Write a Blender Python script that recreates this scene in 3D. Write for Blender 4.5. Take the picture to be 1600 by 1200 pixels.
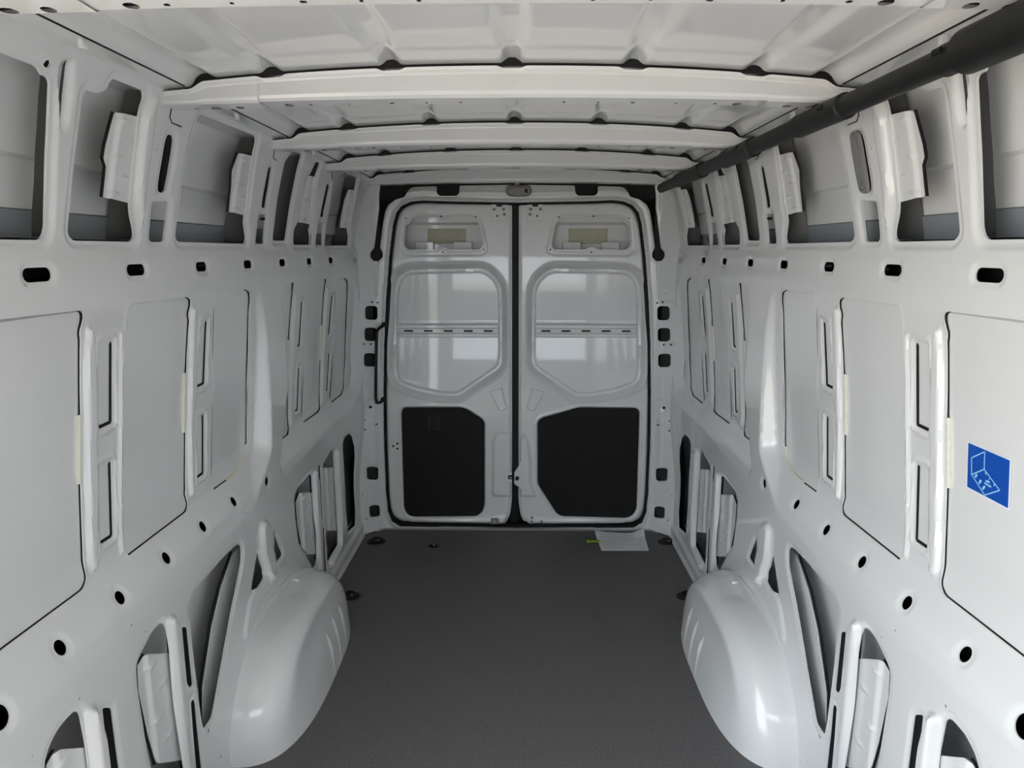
import bpy, math
import numpy as np
from mathutils import Matrix, Vector

for o in list(bpy.data.objects):
    bpy.data.objects.remove(o)
scene = bpy.context.scene
COL = scene.collection

# ------------------------------------------------------------------ camera
F, VPX, VPY, CH = 1085.0, 814.5, 392.0, 1.55          # pixels of a 1600 x 1200 frame, camera height in metres
CAM = np.array([.022, 0.0, CH])
_p = math.atan((600 - VPY) / F)
_w = math.atan((VPX - 800) / math.hypot(F, 600 - VPY))
FW = np.array([-math.sin(_w) * math.cos(_p), math.cos(_w) * math.cos(_p), -math.sin(_p)])
RT = np.cross(FW, [0, 0, 1.0]); RT /= np.linalg.norm(RT)
UP = np.cross(RT, FW)
cd = bpy.data.cameras.new('camera')
cd.sensor_width = 36.0
cd.lens = 36.0 * F / 1600.0
cd.clip_start = .02
cam = bpy.data.objects.new('camera', cd)
COL.objects.link(cam)
m = Matrix.Identity(4)
for i in range(3):
    m[i][0], m[i][1], m[i][2], m[i][3] = RT[i], UP[i], -FW[i], CAM[i]
cam.matrix_world = m
scene.camera = cam

# ------------------------------------------------------------------ light
world = bpy.data.worlds.new('daylight')
scene.world = world
world.use_nodes = True
bg = world.node_tree.nodes['Background']
bg.inputs[0].default_value = (.85, .93, 1.0, 1)
bg.inputs[1].default_value = 5.8
sl = bpy.data.lights.new('sun', 'SUN')
sl.energy = 25.0
sl.angle = math.radians(2)
sl.color = (1.0, .95, .88)
sun = bpy.data.objects.new('sun', sl)
COL.objects.link(sun)
sun.rotation_euler = Vector((.50, .10, -.86)).to_track_quat('-Z', 'Y').to_euler()
scene.view_settings.view_transform = 'Standard'
scene.view_settings.look = 'None'
scene.view_settings.gamma = 1
scene.view_settings.use_curve_mapping = False
scene.view_settings.exposure = 0.12

# ------------------------------------------------------------------ materials
def mat(name, col, rough=.5, metal=0.0, spec=.5, coat=0.0, noise=None, bump=None):
    """noise = (scale, amount): colour mottling; bump = (scale, strength, distance): fine relief"""
    M = bpy.data.materials.new(name)
    M.use_nodes = True
    nt = M.node_tree
    b = nt.nodes['Principled BSDF']
    b.inputs['Base Color'].default_value = (*col, 1)
    b.inputs['Roughness'].default_value = rough
    b.inputs['Metallic'].default_value = metal
    b.inputs['Specular IOR Level'].default_value = spec
    if coat:
        b.inputs['Coat Weight'].default_value = coat
        b.inputs['Coat Roughness'].default_value = .04
    tc = nt.nodes.new('ShaderNodeTexCoord')
    if noise:
        n = nt.nodes.new('ShaderNodeTexNoise')
        n.inputs['Scale'].default_value = noise[0]
        n.inputs['Detail'].default_value = 4
        nt.links.new(tc.outputs['Object'], n.inputs['Vector'])
        r = nt.nodes.new('ShaderNodeMix')
        r.data_type = 'RGBA'
        lo = [c * (1 - noise[1]) for c in col]; hi = [min(1, c * (1 + noise[1])) for c in col]
        r.inputs[6].default_value = (*lo, 1); r.inputs[7].default_value = (*hi, 1)
        nt.links.new(n.outputs['Fac'], r.inputs[0])
        nt.links.new(r.outputs[2], b.inputs['Base Color'])
    if bump:
        n = nt.nodes.new('ShaderNodeTexNoise')
        n.inputs['Scale'].default_value = bump[0]
        n.inputs['Detail'].default_value = 3
        nt.links.new(tc.outputs['Object'], n.inputs['Vector'])
        bm_ = nt.nodes.new('ShaderNodeBump')
        bm_.inputs['Strength'].default_value = bump[1]
        bm_.inputs['Distance'].default_value = bump[2]
        nt.links.new(n.outputs['Fac'], bm_.inputs['Height'])
        nt.links.new(bm_.outputs['Normal'], b.inputs['Normal'])
    return M

PAINT = mat('white_body_paint', (.76, .77, .775), .28, spec=.5, coat=.8, noise=(1.7, .012), bump=(9, .05, .002))
CAVITY_SHADE = mat('black_shade_in_cavities', (.020, .021, .022), .7, noise=(6, .2))  # near-black colour standing in for shade inside cavities
WEB_SHADE = mat('dark_web_shade', (.045, .047, .05), .45, noise=(5, .2))  # dark colour standing in for shade inside the pillars
FLANGE_SHADE = mat('grey_flange_shade', (.26, .285, .31), .35, noise=(6, .08))  # greyer colour imitating shade at the foot of the upper openings
FLOORM = mat('dark_grey_floor_coating', (.125, .120, .121), .6, spec=.4, noise=(140, .55), bump=(420, .35, .002))
RUBBER_AND_SHADE = mat('black_rubber_and_shade', (.008, .008, .008), .6, spec=.3, noise=(30, .2))  # real seals, and black stand-ins for shade in gaps and cavities
PLASTIC = mat('black_textured_plastic', (.008, .008, .008), .5, spec=.35, noise=(60, .2), bump=(300, .15, .001))
BOARD = mat('black_hardboard_trim', (.010, .0095, .0095), .65, spec=.25, noise=(90, .25), bump=(350, .15, .001))
GREYPL = mat('grey_plastic', (.22, .22, .22), .45, noise=(30, .1))
STEEL = mat('zinc_plated_steel', (.55, .55, .54), .35, metal=1.0, noise=(40, .1))
SILL = mat('brushed_aluminium_sill', (.50, .49, .47), .4, metal=.6, noise=(50, .1))
BEAD = mat('cream_sealant_foam', (.72, .70, .60), .75, noise=(60, .12), bump=(120, .5, .003))
BLUE = mat('blue_sticker_vinyl', (.004, .075, .42), .35, noise=(20, .05))
WHITE = mat('white_sticker_vinyl', (.80, .85, .90), .4, noise=(20, .02))
PRINT = mat('pale_blue_print', (.30, .60, .92), .4, noise=(20, .02))
YELLOW = mat('yellowish_damping_foil', (.52, .51, .38), .5, noise=(60, .12))
PAPER = mat('white_paper', (.84, .85, .88), .8, noise=(25, .04))
INK = mat('grey_print_on_paper', (.58, .58, .62), .8, noise=(90, .2))
GREEN = mat('green_clip_plastic', (.25, .45, .03), .4, noise=(30, .1))
LENS = mat('clear_lamp_lens', (.35, .33, .31), .12, spec=.8, noise=(70, .3))
CONCRETE = mat('pale_concrete_ground', (.26, .23, .19), .9, noise=(2, .12), bump=(8, .3, .01))

# ------------------------------------------------------------------ helpers
def ray(u, v):
    return FW + RT * (u - 800) / F - UP * (v - 600) / F

def on_y(u, v, y):
    d = ray(u, v); return CAM + d * (y - CAM[1]) / d[1]

def on_x(u, v, x):
    d = ray(u, v); return CAM + d * (x - CAM[0]) / d[0]

def on_z(u, v, z):
    d = ray(u, v); return CAM + d * (z - CAM[2]) / d[2]

def ss(a, b, x):
    t = np.clip((x - a) / (b - a), 0, 1)
    return t * t * (3 - 2 * t)

def fillet(poly, r, n=4):
    """round the corners of a closed polygon"""
    P = [np.array(p, float) for p in poly]; out = []
    N = len(P)
    for i in range(N):
        a, b, c = P[i - 1], P[i], P[(i + 1) % N]
        u, w = a - b, c - b
        lu, lw = np.linalg.norm(u), np.linalg.norm(w)
        if lu < 1e-9 or lw < 1e-9:
            continue
        d = min(r, lu * .48, lw * .48)
        p, q = b + u / lu * d, b + w / lw * d
        for k in range(n + 1):
            t = k / n
            out.append((1 - t) ** 2 * p + 2 * t * (1 - t) * b + t * t * q)
    return np.array(out)

def circle(cx, cy, rx, ry=None, n=20, pw=2.0):
    ry = ry or rx
    t = np.arange(n) * 2 * np.pi / n
    c, s = np.cos(t), np.sin(t)
    return np.stack([cx + rx * np.sign(c) * np.abs(c) ** (2 / pw), cy + ry * np.sign(s) * np.abs(s) ** (2 / pw)], 1)

def stadium(cx, cy, L, H, n=8):
    r = H / 2; out = []
    for k in range(n + 1):
        t = -np.pi / 2 + np.pi * k / n
        out.append((cx + L / 2 - r + r * np.cos(t), cy + r * np.sin(t)))
    for k in range(n + 1):
        t = np.pi / 2 + np.pi * k / n
        out.append((cx - L / 2 + r + r * np.cos(t), cy + r * np.sin(t)))
    return np.array(out)

FAR = .2
def sdf(poly, A, B, pad=.06):
    """signed distance on grid axes A x B, negative inside; FAR away from the polygon"""
    poly = np.asarray(poly, float)
    out = np.full((len(A), len(B)), FAR)
    lo, hi = poly.min(0) - pad, poly.max(0) + pad
    i0, i1 = np.searchsorted(A, lo[0]), np.searchsorted(A, hi[0])
    j0, j1 = np.searchsorted(B, lo[1]), np.searchsorted(B, hi[1])
    if i0 >= i1 or j0 >= j1:
        return out
    X, Y = np.meshgrid(A[i0:i1], B[j0:j1], indexing='ij')
    d = np.full(X.shape, 1e9); ins = np.zeros(X.shape, bool)
    n = len(poly)
    for i in range(n):
        ax, ay = poly[i]; bx, by = poly[(i + 1) % n]
        ex, ey = bx - ax, by - ay
        L = ex * ex + ey * ey
        if L < 1e-14:
            continue
        t = np.clip(((X - ax) * ex + (Y - ay) * ey) / L, 0, 1)
        d = np.minimum(d, (X - ax - t * ex) ** 2 + (Y - ay - t * ey) ** 2)
        if ay != by:
            c = ((ay > Y) != (by > Y)) & (X < ex * (Y - ay) / (by - ay) + ax)
            ins ^= c
    d = np.sqrt(d)
    out[i0:i1, j0:j1] = np.where(ins, -d, d)
    return out

def sheet_geo(A, B, pos, S=None, rim=0.0):
    """grid sheet clipped where S < 0; pos(a, b, outward) -> xyz; rim turns the cut edges back"""
    nA, nB = len(A), len(B)
    GA, GB = np.meshgrid(A, B, indexing='ij')
    if S is None:
        S = np.ones((nA, nB))
    S = np.where(np.abs(S) < 1e-6, 1e-6, S)
    ga, gb, gs = GA.ravel(), GB.ravel(), S.ravel()
    idx = np.arange(nA * nB).reshape(nA, nB)
    c4 = np.stack([idx[:-1, :-1], idx[1:, :-1], idx[1:, 1:], idx[:-1, 1:]], -1).reshape(-1, 4)
    keep = gs[c4] > 0
    k = keep.sum(1)
    quads = c4[k == 4]
    ea, eb = [], []; edge = {}; polys = []; segs = []
    base = nA * nB
    def ev(p, q):
        key = (p, q) if p < q else (q, p)
        r = edge.get(key)
        if r is None:
            t = gs[p] / (gs[p] - gs[q])
            ea.append(ga[p] + t * (ga[q] - ga[p])); eb.append(gb[p] + t * (gb[q] - gb[p]))
            r = edge[key] = base + len(ea) - 1
        return r
    for c, kp in zip(c4[(k > 0) & (k < 4)].tolist(), keep[(k > 0) & (k < 4)].tolist()):
        poly = []; cut = []
        for i in range(4):
            j = (i + 1) % 4
            if kp[i]:
                poly.append(c[i])
            if kp[i] != kp[j]:
                e = ev(c[i], c[j]); poly.append(e); cut.append(e)
        polys.append(poly)
        if len(cut) == 2:
            segs.append(cut)
    fa = np.concatenate([ga, np.array(ea)]); fb = np.concatenate([gb, np.array(eb)])
    used = np.zeros(len(fa), bool)
    used[quads.ravel()] = True
    for p_ in polys:
        used[p_] = True
    remap = np.cumsum(used) - 1
    V = pos(fa[used], fb[used], 0.0)
    faces = remap[quads].tolist() + [remap[p_].tolist() for p_ in polys]
    if rim:
        W = pos(fa[base:], fb[base:], rim(fa[base:], fb[base:]) if callable(rim) else rim)
        off = len(V)
        V = np.concatenate([V, W])
        faces += [[int(remap[s[0]]), int(remap[s[1]]), off + s[1] - base, off + s[0] - base] for s in segs]
    return V, faces

def link(name, me, material, parent=None, smooth=True, angle=38):
    me.materials.append(material)
    if smooth:
        me.polygons.foreach_set('use_smooth', [True] * len(me.polygons))
        me.set_sharp_from_angle(angle=math.radians(angle))
    o = bpy.data.objects.new(name, me)
    COL.objects.link(o)
    if parent is not None:
        o.parent = parent
    return o

def mesh(name, V, faces, material, parent=None, smooth=True, mirror=False, angle=38):
    V = np.array(V, float)
    if mirror:
        V = V * [-1, 1, 1]
        faces = [f[::-1] for f in faces]
    me = bpy.data.meshes.new(name)
    me.from_pydata(V.tolist(), [], faces)
    me.update()
    return link(name, me, material, parent, smooth, angle)

def struct(o):
    o['kind'] = 'structure'; return o

def tag(o, label, cat, group=None):
    o['label'] = label; o['category'] = cat
    if group:
        o['group'] = group
    return o

def empty(name, loc=(0, 0, 0)):
    o = bpy.data.objects.new(name, None)
    o.location = loc
    COL.objects.link(o)
    return o

class MB:
    """small mesh collector"""
    def __init__(s): s.v = []; s.f = []
    def add(s, V, Fc):
        n = len(s.v); s.v += [tuple(map(float, p)) for p in V]; s.f += [[i + n for i in f] for f in Fc]; return s
    def box(s, lo, hi, bev=0.0):
        lo, hi = np.array(lo, float), np.array(hi, float)
        if bev <= 0:
            V = [(x, y, z) for x in (lo[0], hi[0]) for y in (lo[1], hi[1]) for z in (lo[2], hi[2])]
            return s.add(V, [[0, 1, 3, 2], [4, 6, 7, 5], [0, 4, 5, 1], [2, 3, 7, 6], [0, 2, 6, 4], [1, 5, 7, 3]])
        c = [(x, y) for x in (lo[0], hi[0]) for y in (lo[2], hi[2])]
        pl = fillet([(lo[0], lo[2]), (hi[0], lo[2]), (hi[0], hi[2]), (lo[0], hi[2])], bev, 3)
        return s.prism(pl, lo[1], hi[1], bev * .5)
    def prism(s, pl, y0, y1, bev=0.0):
        """outline in x-z, extruded from y0 (towards the camera) to y1; front edge chamfered"""
        pl = np.asarray(pl); n = len(pl); c = pl.mean(0)
        rings = [(pl, y1), (pl, y0 + bev)]
        if bev:
            d = pl - c
            rings.append((c + d * (1 - bev / np.maximum(np.linalg.norm(d, axis=1), 1e-6))[:, None], y0))
        V = []
        for q, y in rings:
            V += [(a, y, b) for a, b in q]
        Fc = []
        for k in range(len(rings) - 1):
            for i in range(n):
                j = (i + 1) % n
                Fc.append([k * n + i, k * n + j, (k + 1) * n + j, (k + 1) * n + i])
        Fc.append(list(range(n))[::-1]); Fc.append([(len(rings) - 1) * n + i for i in range(n)])
        return s.add(V, Fc)
    def tube(s, pts, rad, n=14, cap=True):
        pts = [np.array(p, float) for p in pts]
        rad = [rad] * len(pts) if np.isscalar(rad) else rad
        V = []; prev = None
        for i, p in enumerate(pts):
            t = pts[min(i + 1, len(pts) - 1)] - pts[max(i - 1, 0)]
            t /= max(np.linalg.norm(t), 1e-9)
            if prev is None:
                u = np.cross(t, [0, 0, 1.0])
                if np.linalg.norm(u) < .1:
                    u = np.cross(t, [1.0, 0, 0])
            else:
                u = prev - t * (prev @ t)
            u /= np.linalg.norm(u); prev = u
            w = np.cross(t, u)
            for k in range(n):
                a = 2 * np.pi * k / n
                V.append(p + rad[i] * (np.cos(a) * u + np.sin(a) * w))
        Fc = []
        for i in range(len(pts) - 1):
            for k in range(n):
                j = (k + 1) % n
                Fc.append([i * n + k, i * n + j, (i + 1) * n + j, (i + 1) * n + k])
        if cap:
            Fc.append(list(range(n))[::-1]); Fc.append([(len(pts) - 1) * n + k for k in range(n)])
        return s.add(V, Fc)
    def build(s, name, material, parent=None, smooth=True, mirror=False, angle=38):
        return mesh(name, s.v, s.f, material, parent, smooth, mirror, angle)

# ------------------------------------------------------------------ shape of the side wall (half width by height)
PZ = np.array([-.1, 0, .70, .76, .84, .87, .90, 1.07, 1.17, 1.27, 1.36, 1.40, 1.44, 1.5, 1.53, 1.545, 1.57, 1.60, 1.73, 1.85, 1.92, 1.955, 2.0])
PX = np.array([.86, .86, .86, .867, .911, .914, .915, .905, .895, .886, .876, .868, .858, .860, .860, .864, .864, .859, .832, .80, .775, .757, .73])
PF = np.where((PZ > .70) & (PZ < 1.44), .86, PX)
def taper(y, z):
    return .034 * ss(3.25, 3.62, y) * ss(.25, .7, z)
_zt = np.arange(-.2, 2.1, .002)
_gk = np.exp(-.5 * (np.arange(-18, 19) * .002 / .011) ** 2); _gk /= _gk.sum()
_tx = np.convolve(np.pad(np.interp(_zt, PZ, PX), 18, 'edge'), _gk, 'valid')
_tf = np.convolve(np.pad(np.interp(_zt, PZ, PF), 18, 'edge'), _gk, 'valid')
def full_profile(z):
    return np.interp(z, _zt, _tx)
def frame_profile(z):
    return np.interp(z, _zt, _tf)
def wpt(u, v, off=0.0):
    """pixel on either side wall -> (y, z)"""
    d = ray(u, v); s = np.sign(d[0]); x = .86
    for i in range(50):
        P = CAM + d * (s * x - CAM[0]) / d[0]
        x = .5 * x + .5 * (float(full_profile(P[2])) - float(taper(P[1], P[2])) + off)
    return (P[1], P[2])
def W(pts, r=.008, off=0.0):
    return fillet([wpt(u, v, off) for u, v in pts], r)

YG = np.concatenate([np.arange(-.75, .85, .03), np.arange(.85, 2.3, .005), np.arange(2.3, 3.66, .0065)])
ZG = np.concatenate([np.arange(0, 1.955, .005), [1.957]])

# window openings of the upper band
z5 = lambda pts: [(400 + a / 5, 200 + b / 5) for a, b in pts]
UPPER = [
    [(-330, -20), (-100, 42), (0, 79), (60, 102), (67, 107), (70, 116), (80, 120), (84, 127), (80, 220), (76, 355), (72, 370), (64, 375), (0, 374), (-330, 377)],
    [(135, 140), (157, 146), (163, 143), (171, 141), (178, 122), (229, 142), (229, 155), (225, 165), (221, 184), (214, 250), (207, 318), (208, 335), (213, 357), (214, 371), (208, 378), (118, 376), (110, 366), (112, 340), (122, 240)],
    [(314, 178), (402, 212), (404, 220), (398, 246), (389, 320), (384, 345), (388, 372), (385, 381), (282, 378), (277, 372), (286, 300), (300, 225)],
    z5([(300, 180), (368, 205), (368, 222), (245, 870), (238, 880), (142, 880), (190, 500), (240, 260)]),
    z5([(482, 258), (514, 272), (476, 385), (440, 755), (425, 790), (437, 860), (432, 915), (303, 912), (308, 790), (340, 735), (352, 590), (372, 500), (408, 372), (432, 368)]),
    z5([(625, 395), (700, 345), (790, 385), (800, 395), (785, 470), (724, 790), (735, 850), (728, 918), (545, 918), (560, 780), (590, 600), (615, 450)]),
    z5([(845, 520), (872, 500), (800, 922), (770, 922), (790, 800)]),
    z5([(893, 480), (945, 445), (950, 455), (858, 915), (850, 922), (820, 922), (860, 650)]),
]
OVAL = [
    [(264, 210), (273, 211), (275, 217), (272, 240), (266, 275), (261, 298), (255, 302), (249, 299), (249, 290), (254, 258), (260, 222)],
    [(421, 263), (424, 259), (427, 262), (422, 294), (417, 324), (414, 326), (411, 324), (411, 319)],
    z5([(560, 440), (572, 435), (585, 448), (537, 688), (522, 700), (510, 692)]),
]
SMALLW = [
    [(240, 315), (263, 314), (266, 318), (262, 350), (259, 375), (256, 378), (238, 378), (235, 374), (237, 345)],
    [(406, 334), (418, 335), (414, 381), (401, 381)],
    z5([(495, 735), (530, 738), (525, 915), (472, 915)]),
]
MID = [
    [(-330, 560), (0, 499), (124, 485), (130, 489), (130, 499), (124, 520), (126, 533), (126, 645), (126, 760), (131, 882), (135, 899), (135, 906), (130, 921), (0, 1017), (-330, 1262)],
    [(203, 475), (292, 464), (298, 468), (298, 478), (294, 491), (296, 500), (291, 590), (290, 685), (290, 765), (289, 772), (294, 786), (292, 799), (200, 869), (196, 862), (193, 760), (192, 600), (195, 520), (199, 480)],
    [(338, 457), (383, 452), (390, 456), (391, 468), (388, 540), (386, 690), (384, 712), (377, 730), (366, 743), (333, 766), (332, 758), (334, 600), (336, 465)],
    [(441, 446), (458, 441), (459, 443), (457, 465), (452, 528), (450, 592), (450, 650), (452, 670), (451, 679), (434, 691), (434, 600), (438, 470)],
    [(480, 439), (509, 436), (510, 439), (507, 456), (504, 506), (501, 564), (500, 624), (501, 638), (498, 644), (474, 661), (476, 560), (478, 460)],
    [(528, 434), (538, 434), (543, 438), (544, 450), (542, 500), (540, 560), (538, 606), (534, 617), (518, 630), (522, 540), (526, 440)],
]
PSLOT = [
    [(155, 537), (176, 533), (176, 661), (154, 671)], [(155, 728), (174, 720), (177, 838), (157, 851)],
    [(314, 504), (324, 501), (320, 600), (308, 606)], [(307, 652), (319, 647), (319, 740), (308, 748)],
    [(467, 472), (473, 471), (469, 540), (464, 543)], [(464, 575), (468, 574), (466, 641), (461, 644)],
    [(516, 463), (520, 462), (515, 523), (512, 524)], [(512, 552), (515, 552), (512, 610), (509, 612)],
]
c3 = lambda pts: [(380 + a / 4.285, 640 + b / 4.285) for a, b in pts]
LOWER = [
    [(118, 1111), (127, 1113), (137, 1165), (152, 1290), (172, 1420), (100, 1420), (73, 1290), (73, 1190), (80, 1165), (96, 1135)],
    [(250, 975), (257, 973), (261, 980), (265, 1020), (274, 1110), (288, 1250), (248, 1250), (232, 1170), (217, 1075), (215, 1040), (222, 1022), (238, 990)],
    [(370, 852), (375, 850), (379, 854), (379, 877), (363, 956), (348, 1040), (333, 1121), (320, 1140), (316, 1120), (305, 1030), (297, 948), (305, 925), (325, 900), (350, 872)],
    c3([(98, 965), (106, 960), (122, 1035), (136, 1060), (139, 1110), (95, 1185), (60, 1215)]),
    c3([(214, 850), (222, 850), (267, 965), (262, 982), (208, 1048), (216, 930)]),
    c3([(452, 430), (464, 440), (470, 560), (498, 970), (492, 1035), (472, 1062), (424, 970), (378, 890), (355, 720), (348, 590), (362, 540)]),
    c3([(590, 278), (602, 268), (610, 290), (638, 806), (638, 900), (570, 1025), (560, 812), (536, 410), (540, 365)]),
    c3([(715, 158), (735, 180), (745, 230), (757, 260), (752, 350), (748, 440), (758, 680), (755, 775), (705, 820), (690, 600), (670, 300), (675, 205), (690, 180)]),
]
LSLOT = [
    [(162, 1106), (176, 1106), (188, 1200), (200, 1290), (182, 1290), (170, 1180)],
    [(286, 980), (294, 980), (303, 1070), (298, 1075), (294, 1068)],
    [(300, 1096), (304, 1092), (307, 1098), (309, 1125), (318, 1210), (309, 1210), (303, 1140)],
    c3([(508, 370), (520, 375), (537, 720), (527, 725)]),
    c3([(538, 785), (548, 790), (563, 1105), (551, 1110)]),
]
BRACKETS = [
    [(184, 175), (222, 184), (215, 250), (208, 319), (166, 308), (169, 280), (171, 260), (167, 247), (170, 228), (176, 205)],
    [(376, 239), (398, 245), (393, 290), (388, 338), (361, 331), (365, 290), (366, 266)],
    z5([(412, 370), (476, 386), (455, 560), (437, 757), (340, 735), (345, 700), (354, 600), (368, 515)]),
    z5([(735, 480), (785, 490), (750, 640), (724, 785), (668, 778), (680, 690), (690, 640), (706, 560)]),
    [(92, 1171), (135, 1168), (146, 1240), (158, 1330), (100, 1330), (80, 1250), (78, 1195)],
    [(230, 1022), (264, 1021), (274, 1105), (284, 1188), (248, 1193), (236, 1150), (221, 1080), (219, 1040)],
    c3([(385, 558), (468, 556), (498, 965), (425, 970), (398, 905), (372, 760), (362, 620)]),
    c3([(538, 392), (612, 388), (638, 806), (562, 812)]),
]
RECESS = [
    [(-330, 555), (0, 487), (380, 442), (396, 443), (404, 455), (404, 520), (401, 620), (400, 700), (398, 735), (396, 790), (300, 905), (0, 1150), (-330, 1400)],
    [(437, 480), (443, 452), (458, 438), (535, 430), (548, 436), (554, 452), (553, 560), (549, 610), (538, 645), (478, 708), (442, 745), (433, 730), (434, 600)],
]
RAISE = [   # (outline, inward height, softness)
    ([(136, 505), (146, 530), (147, 600), (149, 750), (151, 880), (146, 893), (138, 885), (133, 760), (131, 600)], .010, .006),
    ([(187, 520), (191, 517), (190, 700), (194, 860), (189, 868), (185, 700)], .006, .005),
    ([(300, 475), (306, 500), (304, 600), (302, 770), (297, 778), (293, 700), (295, 560)], .010, .006),
    ([(461, 455), (464, 470), (460, 560), (457, 655), (454, 668), (452, 600), (455, 520)], .009, .008),
    ([(511, 447), (514, 462), (509, 560), (506, 622), (502, 634), (502, 580), (506, 500)], .009, .008),
    ([(222, 200), (238, 155), (246, 150), (236, 230), (226, 300), (220, 362), (215, 300)], .008, .008),
    ([(95, 97), (116, 90), (114, 140), (106, 195), (97, 205)], -.009, .008),
    ([(262, 970), (268, 962), (276, 972), (284, 1090), (296, 1230), (284, 1230), (273, 1090), (264, 1010)], .014, .008),
    ([(135, 1108), (148, 1105), (160, 1150), (180, 1300), (158, 1300), (145, 1190)], .016, .010),
    (c3([(470, 425), (486, 405), (500, 480), (514, 780), (530, 1090), (510, 1100), (486, 800)]), .012, .007),
    (c3([(615, 270), (650, 262), (665, 500), (670, 880), (585, 1070), (580, 1030), (642, 900), (640, 700)]), .016, .012),
    (c3([(108, 790), (125, 748), (160, 750), (172, 800), (168, 880), (195, 960), (200, 1050), (195, 1150), (160, 1150), (150, 1060), (125, 1000), (115, 900)]), .016, .010),
    ([(404, 905), (436, 884), (448, 878), (440, 895), (400, 950), (385, 1000), (380, 990), (388, 940)], .008, .008),
]
HOLES_PX = [(97, 1012, .0150), (190, 934, .0150), (262, 872, .0150), (319, 823, .0150), (367, 784, .0150), (414, 752, .016), (2, 1121, .021),
            (77, 99, .0070), (205, 977, .0035), (227, 987, .004), (124, 1092, .004), (15, 1157, .003), (50, 1182, .003),
            (306, 909, .003), (353, 866, .003), (366, 850, .004), (383, 801, .004), (300, 1084, .0035), (326, 1142, .006), (345, 1182, .004),
            (246, 233, .004), (416, 342, .003), (233, 420, .003), (322, 415, .003), (418, 877, .004), (557, 459, .004), (563, 459, .004), (551, 578, .004), (557, 577, .004), (557, 669, .006)]

S = np.full((len(YG), len(ZG)), FAR)
LIP = np.zeros_like(S)
def cut(poly, lip=0.0, lw=.013):
    global S, LIP
    d = sdf(poly, YG, ZG)
    S = np.minimum(S, d)
    if lip:
        LIP = np.maximum(LIP, lip * (1 - ss(lw - .006, lw + .004, d)))
for q in UPPER:
    cut(W(q, .014), .006, .016)
for q in OVAL:
    cut(W(q, .006), .004, .012)
for q in SMALLW:
    cut(W(q, .010), .004, .012)
for q in MID:
    cut(W(q, .012))
for q in PSLOT:
    cut(W(q, .005))
for q in LOWER:
    cut(W(q, .010), .004, .012)
for q in LSLOT:
    cut(W(q, .006), .003, .009)
SLOT_Y = [1.275 + .332 * k for k in range(-3, 8)]
for y in SLOT_Y:
    cut(stadium(y, 1.507, .078 if y < 1.9 else .066, .026), .004, .008)
HOLES = [(*wpt(u, v), r) for u, v, r in HOLES_PX]
for y, z, r in HOLES:
    cut(circle(y, z, r), .003 if r > .01 else 0, .010)
REL = np.zeros_like(S)
dP = (full_profile(ZG) - frame_profile(ZG))[None, :]
mask = np.zeros_like(S)
for q in RECESS:
    d = sdf(W(q, .03), YG, ZG, .1)
    mask = np.maximum(mask, 1 - ss(-.022, .014, d))
REL -= mask * dP
shelf = (1 - ss(.78, .86, ZG))[None, :]
REL -= (1 - mask) * shelf * 0
for q, h, w in RAISE:
    d = sdf(W(q, .02), YG, ZG)
    REL += h * (1 - ss(-w, w * .7, d))
REL -= LIP
for q in PSLOT:
    d = sdf(W(q, .005), YG, ZG)
    REL += .005 * np.exp(-((d - .012) / .005) ** 2)
for q in MID:
    d = sdf(W(q, .012), YG, ZG)
    REL += .0015 * (1 - ss(.0, .006, d))
# shallow long bead under the shelf and along the floor
REL += (.006 * (ss(.63, .65, ZG) * (1 - ss(.69, .71, ZG))))[None, :] * 0
REL += (.010 * (1 - ss(.05, .09, ZG)))[None, :] * ss(2.6, 2.9, YG)[:, None]

def bil(G, a, b):
    ia = np.clip(np.searchsorted(YG, a) - 1, 0, len(YG) - 2); ib = np.clip(np.searchsorted(ZG, b) - 1, 0, len(ZG) - 2)
    ta = (a - YG[ia]) / (YG[ia + 1] - YG[ia]); tb = (b - ZG[ib]) / (ZG[ib + 1] - ZG[ib])
    return (G[ia, ib] * (1 - ta) * (1 - tb) + G[ia + 1, ib] * ta * (1 - tb) + G[ia, ib + 1] * (1 - ta) * tb + G[ia + 1, ib + 1] * ta * tb)
def wall_pos(a, b, out):
    x = frame_profile(b) - taper(a, b) - bil(REL, a, b) + out
    return np.stack([-x, a, b], 1)
SL = S.copy()
SL[YG < .93, :] = -.05        # side opening added on the left beside the camera to let daylight in
RIM = lambda a, b: np.where(b < 1.53, .0025, .005)
V, Fc = sheet_geo(YG, ZG, wall_pos, SL, RIM)
wall_left = struct(mesh('wall_left', V, Fc, PAINT))
SR = S.copy()
V, Fc = sheet_geo(YG, ZG, wall_pos, SR, RIM)
wall_right = struct(mesh('wall_right', V, Fc, PAINT, mirror=True))

# outer skin behind the openings
QZ = np.array([-.02, .02, .30, .70, .745, .80, .84, .86, .90, 1.10, 1.27, 1.36, 1.43, 1.46, 1.52, 1.60, 1.622, 1.630, 1.70, 1.722, 1.728, 1.80, 1.88, 1.95, 2.0])
QX = np.array([.975, .975, .975, .960, .940, .905, .9145, .9175, .9195, .9075, .8905, .8805, .868, .884, .955, .966, .962, .938, .930, .928, .914, .900, .875, .845, .82])
def skin_pos(a, b, out):
    x = np.interp(b, QZ, QX) - .97 * taper(a, b)
    return np.stack([-(x + out), a, b], 1)
yk = np.append(np.arange(-.75, 3.86, .05), 3.875)
zk = np.unique(np.concatenate([np.arange(-.02, 2.0, .012), QZ]).round(4))
V, Fc = sheet_geo(yk, zk, skin_pos)
for wl, mir in ((wall_left, False), (wall_right, True)):
    if mir:
        mesh('outer_skin', V, Fc, PAINT, wl, mirror=True, angle=16)
    else:
        Vl, Fl = sheet_geo(yk[yk > .92], zk, skin_pos)
        mesh('outer_skin', Vl, Fl, PAINT, wl, angle=16)

SIDES = ((wall_left, False), (wall_right, True))
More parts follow.
